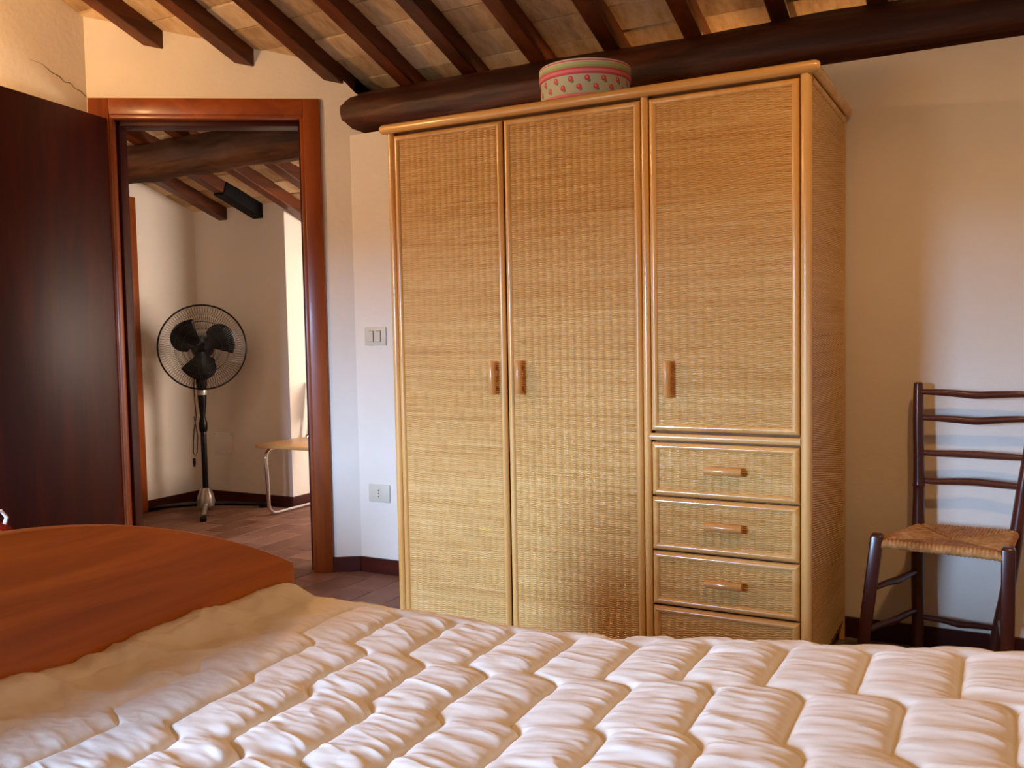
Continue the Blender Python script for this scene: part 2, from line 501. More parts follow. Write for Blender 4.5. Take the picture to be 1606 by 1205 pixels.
def rafter(x, y0, y1, parent, name='rafter', mat='rafter', w=RW, h=.085, dz=0):
    L = (y0 - y1) / math.cos(ra); ym = (y0 + y1) / 2
    nrm = Vector((0, math.sin(ra), math.cos(ra))); dr = Vector((0, math.cos(ra), -math.sin(ra)))
    c = Vector((x + w / 2, ym, zr(ym) + dz)) + nrm * (h / 2)
    return MB().obox(c, (w / 2, 0, 0), dr * (L / 2), nrm * (h / 2)).build(name, mat, parent, bevel=.004, bseg=1)


for x in RX:
    if x > XR - .1: continue
    y0 = .22 if x < -2.2 else 1.2
    if x + RW > CX - .05: pass
    if x < CX - .2: y0 = -(CX - x) * math.tan(ANG) + .10
    rafter(x, y0, YF + .02 if x > XL + .1 else -2, ce)
for x in HXR + [xx for xx in RX if xx < -2.68]:
    y1 = -1.28 if x < XL - .2 else -(CX - x) * math.tan(ANG) + .12
    rafter(x, 1.12 if x < -4.05 else 1.88, y1, ce)
rafter(HXR[1] - .006, HY + .01, .74, ce, 'rafter_sleeve', 'black_metal', RW + .012, .09, -.012)


# log beams
def log(name, x0, x1, yc, zc, r0, r1_, mat, seed, lbl, rough=.006, seg=56, n=320):
    t = np.linspace(0, 1, n); a = np.linspace(0, 2 * pi, seg + 1)
    T, A = np.meshgrid(t, a, indexing='ij')
    r = r0 + (r1_ - r0) * T
    rr = r + rough * 2.2 * fbm(T * 9 + seed, A * 1.2 / pi * 2 % 4 + seed, 3) + rough * 1.2 * fbm(T * 10 + seed * 3, 6 * np.minimum(A, 2 * pi - A) + seed, 4)
    sag = .008 * np.sin(T * 5 + seed)
    ends = np.clip(np.minimum(T, 1 - T) * n / 3, 0, 1) ** .5
    rr = rr * np.where(ends < .01, .001, 1)
    V = np.stack([x0 + (x1 - x0) * T, yc + rr * np.cos(A) + sag, zc + rr * np.sin(A) + sag * .6], -1).reshape(-1, 3)
    o = grid_mesh(name, V, n, seg + 1, mat, None, (x0, yc, zc - r0))
    return tag(o, lbl, 'beam')


log('log_beam', -2.74, XR - .01, .075, 2.098, .098, .108, 'beam', 3, 'dark round log beam running along the wall top above the wardrobe', .010)
log('log_beam', -4.78, -2.78, .2, 2.07, .102, .096, 'hall_log', 11, 'rough brown log beam crossing the hall beyond the doorway', .016)

# skirting boards
structure(MB().box(CX + .002, XR, -.012, 0, -.002, .07).build('baseboard_back', 'baseboard', bevel=.002, bseg=1))
structure(MB().prism([dw(.004, -.002), dw(.131, -.002), dw(.131, .07), dw(.004, .07)], DN * -.012).build('baseboard_door', 'baseboard', bevel=.002, bseg=1))
structure(MB().box(HX, HX + .012, .592, HY, -.002, .07).build('baseboard_hall_left', 'baseboard', bevel=.002, bseg=1))
structure(MB().box(HX + .012, -3.988, HY - .012, HY, -.002, .07).build('baseboard_hall_back', 'baseboard', bevel=.002, bseg=1))
structure(MB().box(-4.0, -3.988, HY, 1.9, -.002, .07).build('baseboard_hall_right', 'baseboard', bevel=.002, bseg=1))

# bedroom door: frame and open leaf
OL, OR, OT = 1.040, .210, 2.080         # clear opening along the wall, top
d1 = thing('door_1', dw(.62, 0), kind='structure')


def dbox(mb, ta, tb, na, nb, za, zb):
    return mb.obox(dw((ta + tb) / 2, (za + zb) / 2, (na + nb) / 2), DL * ((tb - ta) / 2), DN * ((nb - na) / 2), (0, 0, (zb - za) / 2))


CO, CI = .131, .205
dbox(MB(), CO, CI, -.016, .001, 0, 2.16).build('casing', 'door_frame', d1, bevel=.003)
dbox(MB(), 1.047, 1.135, -.016, .001, 0, 2.16).build('casing', 'door_frame', d1, bevel=.003)
dbox(MB(), CI, 1.047, -.0155, .001, 2.088, 2.16).build('casing_head', 'door_frame_h', d1, bevel=.003)
dbox(MB(), CI - .004, CI + .016, -.011, TH + .01, 0, OT).build('jamb', 'door_frame', d1, bevel=.002)
dbox(MB(), 1.036, 1.056, -.011, TH + .01, 0, OT).build('jamb', 'door_frame', d1, bevel=.002)
dbox(MB(), CI - .004, 1.056, -.011, TH + .01, 2.072, 2.094).build('head', 'door_frame_h', d1, bevel=.002)
dbox(MB(), CI + .016, CI + .030, .04, TH + .005, 0, 2.072).build('stop', 'door_leaf', d1, bevel=.002)
dbox(MB(), 1.022, 1.036, .04, TH + .005, 0, 2.072).build('stop', 'door_leaf', d1, bevel=.002)
dbox(MB(), CI + .016, 1.036, .04, TH + .005, 2.050, 2.072).build('stop_head', 'door_leaf', d1, bevel=.002)
H0 = Vector((-3.497, -.592, 0)); ld = Vector((.21, -.978, 0)).normalized(); ln = Vector((-.978, -.21, 0)).normalized()
leaf = MB().obox(H0 + ld * .43 + ln * .02 + Vector((0, 0, 1.04)), ld * .42, ln * .02, (0, 0, 1.03)).build('leaf', 'door_leaf', d1, bevel=.003)
hp = H0 + ld * .815 + Vector((0, 0, 1.02))
hm = MB().tube([hp, hp - ln * .05, hp - ln * .055 - ld * .09], .009, 10)
hm.obox(hp - ln * .004, ld * .02, ln * .004, (0, 0, .09)); hm.build('handle', 'chrome', leaf, smooth=True)

# hall door: only its casing shows
d2 = thing('door_2', (HX, .1, 0), kind='structure')
MB().box(HX, HX + .018, .505, .592, 0, 1.975).build('casing', 'door_frame', d2, bevel=.003)
MB().box(HX, HX + .018, -.36, -.27, 0, 1.975).build('casing', 'door_frame', d2, bevel=.003)
MB().box(HX, HX + .0175, -.27, .505, 1.89, 1.975).build('casing_head', 'door_frame', d2, bevel=.003)
MB().box(HX, HX + .008, -.27, .505, 0, 1.89).build('leaf', 'door_leaf', d2, bevel=.002)

# ------------------------------------------------------------------ wardrobe
WX0, WX1, WYF, WYB, WH = -1.948, -.487, -.664, -.03, 1.84
wa = thing('wardrobe', ((WX0 + WX1) / 2, (WYF + WYB) / 2, 0),
           'three-door honey rattan wardrobe with woven panels and drawers against the white wall', 'wardrobe')
PITCHW, ROWW = .0252, .0035


def weave(name, parent, u0, u1, z0, z1, fixed, out, along='x'):
    """woven panel in the plane (along, z) at the coordinate `fixed`, bulging towards `out` (+1/-1)"""
    nst = max(3, round((u1 - u0) / PITCHW)); nr = max(3, round((z1 - z0) / ROWW)); h = (z1 - z0) / nr
    ns = nst * 4 + 1
    u = np.linspace(0, 1, ns); R = np.arange(nr)
    amp = .0024 * (1 + rng.normal(0, .15, nr))
    sn = np.sin(pi * nst * u[None, :] + (R % 2 * pi)[:, None])
    wav = np.sign(sn) * np.abs(sn) ** .8 * amp[:, None]        # strands pass before and behind the stakes
    wob = .0004 * np.sin(u[None, :] * 9 + rng.random(nr)[:, None] * 6)
    zc = z0 + (R + .5)[:, None] * h + wob
    prof = [(-1.0, -.0030), (-.45, -.0004), (.45, -.0004), (1.0, -.0030)]
    hs = .58 + .42 * np.abs(sn)                                 # squeezed where strands cross between stakes
    npf = len(prof)
    A = np.empty((nr, ns, npf, 3))
    U = u0 + (u1 - u0) * u
    for k, (dz, dd) in enumerate(prof):
        A[:, :, k, 2] = zc + dz * h * hs
        dep = fixed + out * (.0050 + wav + .0011 * np.abs(sn) + dd)
        if along == 'x': A[:, :, k, 0] = U[None, :]; A[:, :, k, 1] = dep
        else: A[:, :, k, 1] = U[None, :]; A[:, :, k, 0] = dep
    r, i, k = np.meshgrid(np.arange(nr), np.arange(ns - 1), np.arange(npf - 1), indexing='ij')
    a = ((r * ns + i) * npf + k).ravel(); F = np.stack([a, a + npf, a + npf + 1, a + 1], 1)
    if (along == 'x') != (out < 0): F = F[:, ::-1]
    return raw_mesh(name, A.reshape(-1, 3) - np.array(ORG[parent.name]), F, 'weave', parent, kind='stuff')


def pole(name, p, q, r, mat, parent, cap=True):
    return MB().tube([p, q], r, 16).build(name, mat, parent, smooth=True)


cw = .024
# carcass behind the fronts
MB().box(WX0 + .012, WX1 - .012, WYF + .030, WYB, .055, WH - .03).build('body', 'carcass', wa)
# posts
for x, r in ((WX0 + .0135, .0135), (-.9845, .0125), (WX1 - .0165, .0165)):
    pole('post', (x, WYF + .012, .0 if x != -.9845 else .055), (x, WYF + .012, WH - .03), r, 'rattan_pole', wa)
for x in (WX0 + .012, WX1 - .012):
    pole('post', (x, WYB - .012, 0), (x, WYB - .012, WH - .03), .012, 'rattan_pole', wa)
# cap of rounded poles
rr = .0165
zc_ = WH - rr
MB().tube([(WX0 - .022, WYF - .002, zc_), (WX0 - .014, WYF - .002, zc_), (WX1 + .010, WYF - .002, zc_), (WX1 + .014, WYF + .002, zc_)], [rr * .7, rr, rr, rr * .9], 18).build('top_pole', 'rattan_rail', wa, smooth=True)
for x in (WX0 - .002, WX1 + .002):
    MB().tube([(x, WYF - .006, zc_), (x, WYB + .005, zc_)], rr, 18).build('top_pole', 'rattan_pole', wa, smooth=True)
MB().box(WX0 + .005, WX1 - .005, WYF + .002, WYB + .005, WH - .030, WH - .006).build('top_board', 'rattan_rail', wa)
MB().tube([(WX0 + .02, WYF + .012, .045), (WX1 - .02, WYF + .012, .045)], .013, 14).build('base_pole', 'rattan_rail', wa, smooth=True)


def mitre_frame(mb, x0, x1, z0, z1, w, y0, proud):
    """four half-round strips with mitred corners round a front"""
    n = 7
    prof = [(w * (1 - math.cos(pi * k / (n - 1))) / 2, math.sin(pi * k / (n - 1)) * proud) for k in range(n)]
    cor = [(x0, z0, 1, 1), (x1, z0, -1, 1), (x1, z1, -1, -1), (x0, z1, 1, -1)]
    for s in range(4):
        a, b = cor[s], cor[(s + 1) % 4]; vs = []
        for c in (a, b):
            for d, p in prof: vs.append((c[0] + c[2] * d, y0 - p, c[1] + c[3] * d))
        mb.add(vs, [(k, k + 1, n + k + 1, n + k) for k in range(n - 1)])
    return mb


def front(name, x0, x1, z0, z1, handle, label=None):
    y0 = WYF + .012
    fr_ = MB(); mitre_frame(fr_, x0, x1, z0, z1, .023, y0, .014)
    o = fr_.build(name, 'rattan_rail' if name == 'drawer' else 'rattan_pole', wa, smooth=True, label=label)
    MB().box(x0 + .002, x1 - .002, y0, y0 + .018, z0 + .002, z1 - .002).build('backing_board', 'backing', o)
    weave('woven_panel', o, x0 + .021, x1 - .021, z0 + .021, z1 - .021, y0, -1)
    hx, hz, hd = handle
    yh = y0 - .028
    if hd == 'v':
        mb = MB().tube([(hx, yh, hz - .056), (hx, yh, hz - .053), (hx, yh, hz + .053), (hx, yh, hz + .056)], [.0115, .013, .013, .0115], 16)
        for dz in (-.035, .035): mb.tube([(hx, yh, hz + dz), (hx, y0, hz + dz)], .006, 8)
    else:
        mb = MB().tube([(hx - .056, yh, hz), (hx - .053, yh, hz), (hx + .053, yh, hz), (hx + .056, yh, hz)], [.0115, .013, .013, .0115], 16)
        for dx in (-.035, .035): mb.tube([(hx + dx, yh, hz), (hx + dx, y0, hz)], .006, 8)
    mb.build('handle', 'rattan_handle', o, smooth=True)
    return o


front('door', -1.920, -1.482, .065, 1.800, (-1.527, .944, 'v'))
front('door', -1.476, -.998, .065, 1.800, (-1.426, .946, 'v'))
front('door', -.970, -.522, .782, 1.800, (-.913, .944, 'v'))
pole('rail', (-.975, WYF + .010, .764), (-.519, WYF + .010, .764), .0115, 'rattan_rail', wa)
for za, zb, hz in ((.580, .747, .669), (.409, .576, .498), (.236, .404, .324), (.065, .231, .15)):
    front('drawer', -.970, -.522, za, zb, (-.741, hz, 'h'))
for x, s in ((WX1 - .012, 1), (WX0 + .012, -1)):
    sp = MB().box(x - .006, x + .006, WYF + .03, WYB - .02, .055, WH - .03).build('side_panel', 'carcass', wa)
    if s > 0: weave('woven_panel', sp, WYF + .034, WYB - .028, .075, WH - .058, x + s * .003, s, 'y')
    MB().tube([(x + s * .004, WYF + .03, WH - .045), (x + s * .004, WYB - .02, WH - .045)], .011, 10).build('edge_strip', 'rattan_pole', sp, smooth=True)

# round box on the wardrobe
bx, by = -1.292, -.40
bo = thing('round_box', (bx, by, WH), 'round pale green hat box with pink roses and stripes on the wardrobe', 'box')
n = 64
bm_ = MB().lathe((bx, by, WH), (0, 0, 1), [(.150, 0), (.1535, .003), (.1535, .112)], n).build('body', 'box_body', bo, smooth=True)
ld_ = MB().lathe((bx, by, WH + .104), (0, 0, 1), [(.1545, 0), (.1575, .0), (.1575, .048), (.155, .0505), (.05, .051)], n)
lo = ld_.build('lid', 'box_lid', bo, smooth=True)
# lid print is measured from its own base
lo.location = (0, 0, .104)
lo.data.transform(Matrix.Translation((0, 0, -.104)))

# wall plates
def plate(name, x0, x1, z0, z1, y, lbl, cat, mat='plate', kind_=0):
    t = thing(name, ((x0 + x1) / 2, y, z0), lbl, cat)
    MB().box(x0, x1, y - .009, y, z0, z1).build('plate', mat, t, bevel=.003)
    xm, zm = (x0 + x1) / 2, (z0 + z1) / 2
    if kind_ == 1:
        for dx in (-.020, .020):
            MB().box(xm + dx - .013, xm + dx + .013, y - .0098, y - .008, zm - .025, zm + .025).build('rim', 'plate_dark', t)
            MB().obox((xm + dx, y - .0108, zm), (.0115, 0, 0), (0, .0035, .0006), (0, .0, .0235)).build('rocker', mat, t, bevel=.001, bseg=1)
    if kind_ == 2:
        MB().box(xm - .0125, xm + .0125, y - .0115, y - .008, zm - .025, zm + .025).build('insert', mat, t, bevel=.001, bseg=1)
        for dz in (-.014, 0, .014):
            MB().tube([(xm, y - .0118, zm + dz), (xm, y - .011, zm + dz)], .0032, 10).build('hole', 'plate_dark', t)
    return t


plate('light_switch', -2.571, -2.454, 1.048, 1.130, 0, 'ivory double light switch on the white wall beside the wardrobe', 'switch', kind_=1)
plate('wall_socket', -2.573, -2.456, .331, .412, 0, 'ivory three-hole wall socket low on the wall beside the wardrobe', 'socket', kind_=2)
hp_ = thing('junction_cover', (-4.585, HY, .323), 'white square cover plate low on the hall wall behind the fan', 'cover plate')
MB().box(-4.665, -4.505, HY - .010, HY, .322, .462).build('plate', 'plate_hall', hp_, bevel=.002)
for sx_ in (-4.655, -4.515):
    for sz in (.332, .452): MB().tube([(sx_, HY - .011, sz), (sx_, HY - .009, sz)], .003, 8).build('screw', 'plate_dark', hp_)

# ------------------------------------------------------------------ bed
FY0, FY1 = -1.706, -3.294
bed = thing('bed', (-.5, -2.5, 0), 'cherry wood double bed with an arched panel footboard', 'bed')
ys = np.linspace(FY0, FY1, 41)
prof = [(-1.5, y, .773 - .345 * (y + 2.5) ** 2) for y in ys]
MB().prism([(-1.5, FY0, .10)] + prof + [(-1.5, FY1, .10)], (-.038, 0, 0)).build('footboard', 'footboard', bed, bevel=.004)
for y in (FY0 - .04, FY1 + .04):
    MB().box(-1.535, -1.505, y - .04, y + .04, 0, .12).build('leg', 'footboard', bed, bevel=.003)
    MB().box(-1.5, .55, y - .014, y + .014, .20, .36).build('side_rail', 'footboard', bed, bevel=.003)
    MB().box(.55, .59, y - .04, y + .04, 0, .12).build('leg', 'footboard', bed, bevel=.003)
hbp = [(.55, y, 1.0 - .345 * (y + 2.5) ** 2) for y in ys]
MB().prism([(.55, FY0, .10)] + hbp + [(.55, FY1, .10)], (.038, 0, 0)).build('headboard', 'footboard', bed, bevel=.004)
MB().box(-1.49, .54, FY1 + .06, FY0 - .06, .25, .44).build('mattress', 'mattress', bed, bevel=.03, bseg=3)

# duvet: quilted sheet, built as one fine surface
NX, NS = 820, 800
xs = np.linspace(-1.496, .50, NX)
R_ = .085
yflat0, yflat1 = -1.775, -3.20
L1, L2, L3 = .16, R_ * pi / 2, yflat0 - yflat1
S = np.concatenate([np.linspace(-(L1 + L2), 0, 110, endpoint=False), np.linspace(0, 1.0, 560, endpoint=False), np.linspace(1.0, L3 + L2, NS - 670)])


def prof_s(s):
    y = np.empty_like(s); z = np.empty_like(s); ny = np.zeros_like(s); nz = np.ones_like(s)
    a = np.clip(-s / R_, 0, pi / 2)
    y = yflat0 + R_ * np.sin(a); z = -R_ * (1 - np.cos(a)); ny = np.sin(a); nz = np.cos(a)
    ext = np.clip(-s - L2, 0, None); z = z - ext; y = y + ext * .08
    m = s > 0; y[m] = yflat0 - s[m]
    e = np.clip((s - L3) / R_, 0, pi / 2); m = s > L3
    y[m] = yflat1 - R_ * np.sin(e[m]); z[m] = -R_ * (1 - np.cos(e[m])); ny[m] = -np.sin(e[m]); nz[m] = np.cos(e[m])
    return y, z, ny, nz


py_, pz_, pny, pnz = prof_s(S)
X, SS = np.meshgrid(xs, S, indexing='ij')
Yv = -1.775 - SS                                   # unrolled coordinate across the bed
sm = lambda a, b, t: (lambda q: q * q * (3 - 2 * q))(np.clip((t - a) / (b - a), 0, 1))
base = np.interp(X, [-1.5, -1.2, -.91, -.65, -.42, .035, .5], [.490, .485, .480, .494, .526, .572, .60])
base = base + .012 * fbm(X * 1.6 + 4, Yv * 1.6, 3)
wx = X + .018 * fbm(X * 3, Yv * 3 + 9, 2); wy = Yv + .02 * fbm(X * 2.4 + 50, Yv * 2.4, 2)
# rows of quilting, sewn lines step sideways between rows
rowb = [-1.36, -1.58, -1.775, -1.995, -2.195, -2.41, -2.62, -2.84, -3.05, -3.30]
offs = [.0, .065, 0.0, .07, .105, .165, .20, .26, .30, .36]
trw = .035
shift = np.zeros_like(X); pinch = np.zeros_like(X)
ctr = []
for k, o_ in enumerate(offs):
    ctr.append((rowb[k], offs[k]))
shift[:] = offs[0]
for k in range(1, len(rowb)):
    shift += (offs[k] - offs[k - 1]) * sm(-rowb[k] - trw, -rowb[k] + trw * .3, -wy)
    pinch = np.maximum(pinch, np.exp(-((wy - rowb[k] - .018) / .020) ** 2))
PT = .134
u = (wx - shift + .326) / PT
du = np.abs(u - np.round(u)) * PT                 # distance to the sewn line
puff = .50 * (1 - np.exp(-(du / .0065) ** 1.0)) + .50 * np.sin(pi * du / PT) ** .8
puff = puff * (1 - .20 * pinch)
qf = sm(-1.42, -1.02, X + .10 * fbm(X * 4, Yv * 4, 2)) * .9 + .1
cell = np.floor(u) * 7.3
st = .55 * fbm(wx * 5 + cell * 0 + 3, wy * 34 + np.floor(u) * 5.1, 3) + .45 * fbm(wx * 9 + 70, wy * 62, 2)
near = np.exp(-(du / .05) ** 2)
wamp = (.55 + 1.3 * vnoise(X * 5 + 40, Yv * 5 + 3)) * (1 - .55 * sm(-.45, .1, X))
rid = np.abs(fbm(wx * 4.5 + 3, wy * 22 + np.floor(u) * 5.1 + wx * 6, 3))       # sharp puckers running across the sewn lines
dis = .019 * puff * qf + wamp * ((.30 - rid) * .030 * (.35 + .65 * near) + st * .009) * (.1 + .9 * puff) * qf
# loose creases by the footboard
loose = 1 - sm(-1.42, -1.15, X)
cre = np.abs(fbm(X * 7 + Yv * 4, Yv * 9 - X * 5 + 20, 4))
dis += loose * (.012 - .040 * cre + .008 * fbm(X * 16 + 3, Yv * 14, 3)) + .006 * fbm(X * 12, Yv * 14 + 5, 3) * (1 - .5 * qf)
rise = .022 * np.exp(-((X + 1.47) / .05) ** 2)     # bunches up against the footboard
dis += rise * (1 + 1.5 * fbm(X * 2, Yv * 7, 2))
V = np.stack([X, py_[None, :] + pny[None, :] * dis, base + pz_[None, :] + pnz[None, :] * dis], -1)
V[:, :, 2] = np.maximum(V[:, :, 2], .16)
V[0:2, :, 0] = -1.499
dv = grid_mesh('duvet', V.reshape(-1, 3), NX, NS, 'duvet', None, (-.5, -2.5, .44))
tag(dv, 'cream quilted duvet with stitched puffy squares spread over the bed', 'duvet')

def spline(pts, n=6):
    P = [Vector(p) for p in pts]; out = []
    for i in range(len(P) - 1):
        a, b, c, d = P[max(i - 1, 0)], P[i], P[i + 1], P[min(i + 2, len(P) - 1)]
        for k in range(n):
            t = k / n; out.append(.5 * ((2 * b) + (c - a) * t + (2 * a - 5 * b + 4 * c - d) * t * t + (3 * b - a - 3 * c + d) * t ** 3))
    return out + [P[-1]]


def rspline(r, n=6): return list(np.interp(np.linspace(0, len(r) - 1, (len(r) - 1) * n + 1), range(len(r)), r))


# ------------------------------------------------------------------ chair with a rush seat
ch = thing('rush_chair', (-.15, -.22, 0), 'dark wooden ladder-back chair with a woven rush seat by the wardrobe', 'chair')


def leg(pts, rad, seg=14, mat='chair_wood', nm='leg', sm_=True): return MB().tube(spline(pts, 4), [r_ * 1.13 for r_ in rspline(rad, 4)], seg).build(nm, mat, ch, smooth=sm_)


leg([(-.250, -.10, 0), (-.249, -.095, .10), (-.252, -.088, .30), (-.251, -.082, .43), (-.250, -.08, .52), (-.250, -.08, .556), (-.250, -.08, .566), (-.250, -.08, .578), (-.251, -.078, .66), (-.2535, -.075, .78), (-.254, -.072, .892), (-.254, -.072, .902)],
    [.016, .017, .0185, .018, .0165, .0165, .0185, .0165, .0155, .0155, .0135, .010], nm='post')
leg([(-.03, -.10, 0), (-.012, -.095, .12), (.020, -.088, .30), (.036, -.082, .44), (.046, -.08, .53), (.052, -.08, .58), (.066, -.078, .68), (.080, -.075, .79), (.090, -.072, .892), (.091, -.072, .902)],
    [.016, .017, .0185, .018, .0165, .0165, .0155, .0155, .0135, .010], nm='post')


def sq_leg(top, bot, w):
    t, b = Vector(top), Vector(bot); vs = []
    for p, s in ((b, .85), (b.lerp(t, .5), 1.0), (t - Vector((0, 0, .008)), 1.0), (t, .72)):
        c = .16 * w * s; h = w * s
        for x, y in ((-h, -h + c), (-h + c, -h), (h - c, -h), (h, -h + c), (h, h - c), (h - c, h), (-h + c, h), (-h, h - c)):
            vs.append(p + Vector((x, y, 0)))
    fs = [(k * 8 + i, k * 8 + (i + 1) % 8, (k + 1) * 8 + (i + 1) % 8, (k + 1) * 8 + i) for k in range(3) for i in range(8)]
    fs += [tuple(range(8))[::-1], tuple(range(24, 32))]
    MB().add(vs, fs).build('leg', 'chair_wood', ch, bevel=.0015, bseg=1)


sq_leg((-.345, -.37, .455), (-.395, -.372, 0), .0185)
sq_leg((.012, -.41, .455), (.012, -.412, 0), .0185)
for zl, zm, zrr, xr in ((.875, .866, .871, .088), (.790, .782, .792, .078), (.674, .673, .671, .063), (.581, .584, .578, .052)):
    MB().tube(spline([(-.250, -.076, zl), (-.20, -.076, zl - .001), (-.14, -.072, (zl + zm) / 2), (-.085, -.070, zm), (-.03, -.072, (zm + zrr) / 2), (.03, -.076, zrr), (xr, -.076, zrr)]),
              rspline([.0085, .0105, .0120, .0125, .0120, .0105, .0085]), 10).build('back_rail', 'chair_rail', ch, smooth=True)
for p, q in (((-.350, -.372, .285), (-.252, -.09, .278)), ((-.375, -.372, .145), (-.250, -.095, .150)), ((-.250, -.096, .128), (-.012, -.096, .118)),
             ((.012, -.41, .285), (.018, -.09, .285)), ((.012, -.41, .15), (-.008, -.095, .15))):
    P, Q = Vector(p), Vector(q)
    MB().tube(spline([P, P.lerp(Q, .3), P.lerp(Q, .52) + Vector((0, 0, -.004)), P.lerp(Q, .75), Q]), rspline([.0085, .010, .0125, .0105, .0085]), 10).build('stretcher', 'chair_rail', ch, smooth=True)

# rush seat: cords over four rails meeting on the diagonals
NC, PR = 30, 6
FLc, FRc, RRc, RLc = [np.array(p) for p in ((-.333, -.372), (.0, -.412), (.026, -.098), (-.243, -.098))]
r_ed = .0145
arc = np.linspace(150, 0, 12)[:-1] * pi / 180
tin = np.linspace(0, 1, NC * PR + 1)
par = np.concatenate([np.zeros(11), tin, np.ones(11)])
dirn = np.concatenate([-np.sin(arc), np.zeros(len(tin)), np.sin(arc[::-1])]) * r_ed
drop = np.concatenate([1 - np.cos(arc), np.zeros(len(tin)), 1 - np.cos(arc[::-1])]) * r_ed
A_, B_ = np.meshgrid(np.arange(len(par)), np.arange(len(par)), indexing='ij')
sU, tU = par[A_], par[B_]                        # s: left to right, t: front to rear
P2 = ((1 - sU) * (1 - tU))[..., None] * FLc + (sU * (1 - tU))[..., None] * FRc + (sU * tU)[..., None] * RRc + ((1 - sU) * tU)[..., None] * RLc
ds, dt = np.minimum(sU, 1 - sU), np.minimum(tU, 1 - tU)
fb = dt < ds                                     # front and rear fields
phase = np.where(fb, sU, tU) * NC
jit = .35 * np.floor(phase) * 12.9898
cord = np.abs(np.sin(pi * phase)) ** .7
cord = cord * (.8 + .4 * vnoise(np.floor(phase) * 3.3 + 5, np.where(fb, tU, sU) * 8))
groove = np.exp(-(np.abs(ds - dt) / .022) ** 2)
edge = np.minimum(ds, dt)
zz = .4385 + .0035 * cord - .006 * groove - .012 * np.clip(edge * 2, 0, 1) + .004 * fbm(sU * 5, tU * 5, 3)
dr_ = np.minimum(drop[A_] + drop[B_], 2 * r_ed * .95)
P3 = np.stack([P2[..., 0] + dirn[A_], P2[..., 1] + dirn[B_], zz - dr_ * (1 + 0 * zz)], -1)
P3[..., 0] += np.where(np.abs(dirn[A_]) > 0, np.sign(dirn[A_]) * .0022 * cord, 0)
P3[..., 1] += np.where(np.abs(dirn[B_]) > 0, np.sign(dirn[B_]) * .0022 * cord, 0)
grid_mesh('seat', P3.reshape(-1, 3), len(par), len(par), 'rush', ch, label='woven straw-coloured rush seat')
for a, b in ((FLc, FRc), (RLc, RRc), (FLc, RLc), (FRc, RRc)):
    MB().tube([(a[0], a[1], .424), (b[0], b[1], .424)], .010, 10).build('seat_rail', 'chair_rail', ch, smooth=True)

# ------------------------------------------------------------------ stand fan in the hall
F0 = Vector((-4.478, .793, 0)); FC = Vector((-4.385, .724, 1.037))
fan = thing('stand_fan', F0, 'black stand fan with round wire guard and silver base in the hall', 'fan')
fd = Vector((.70, -.71, .0)).normalized(); fs = Vector((.71, .70, 0)).normalized(); fu = Vector((0, 0, 1))   # facing, right, up as seen
MB().lathe(F0, (0, 0, 1), [(.055, .028), (.058, .05), (.050, .09), (.036, .13), (.030, .142)], 24).build('base_cone', 'silver', fan, smooth=True)
MB().lathe(F0, (0, 0, 1), [(.0185, .14), (.0185, .52), (.016, .53), (.016, .60)], 16).build('pole', 'black_plastic', fan, smooth=True)
MB().lathe(F0, (0, 0, 1), [(.022, .50), (.027, .52), (.027, .555), (.016, .60), (.024, .66), (.028, .72), (.028, .735)], 20).build('collar', 'black_plastic', fan, smooth=True)
MB().lathe(F0, (0, 0, 1), [(.030, .735), (.031, .745), (.031, .762), (.030, .768)], 20).build('ring', 'silver', fan, smooth=True)
MB().lathe(F0, (0, 0, 1), [(.030, .768), (.034, .80), (.038, .86), (.036, .93), (.03, .96)], 20).build('control_box', 'black_plastic', fan, smooth=True)
MB().lathe(FC - fd * .13, fd, [(.03, -.04), (.06, -.02), (.072, .02), (.072, .075), (.06, .09)], 24).build('motor_housing', 'black_plastic', fan, smooth=True)
MB().lathe(FC - fd * .045, fd, [(.038, 0), (.040, .02), (.034, .035), (.015, .042)], 20).build('hub', 'black_plastic', fan, smooth=True)
for k, a0 in enumerate((-15, 106, 223)):
    nr_, na_ = 14, 22; vs = []
    for i in range(nr_):
        q = i / (nr_ - 1)
        for j in range(na_):
            w_ = j / (na_ - 1)
            tip = .205 * (.90 + .10 * min(1, w_ / .35)) if w_ < .45 else .205 * math.sqrt(1 - .80 * ((w_ - .45) / .55) ** 2)
            rr_ = .034 + q * (tip - .034)
            ang = math.radians(a0 + 46 - 12 * (1 - q) + (w_ - .5) * (56 + 34 * q))
            tw = (.026 - .010 * q) * (w_ - .5) * 2
            vs.append(FC - fd * (.028 - tw) + (fs * math.cos(ang) + fu * math.sin(ang)) * rr_)
    fc_ = [(i * na_ + j, i * na_ + j + 1, (i + 1) * na_ + j + 1, (i + 1) * na_ + j) for i in range(nr_ - 1) for j in range(na_ - 1)]
    o = MB().add(vs, fc_).build('blade', 'black_plastic', fan, smooth=True)
    sol = o.modifiers.new('thickness', 'SOLIDIFY'); sol.thickness = .003
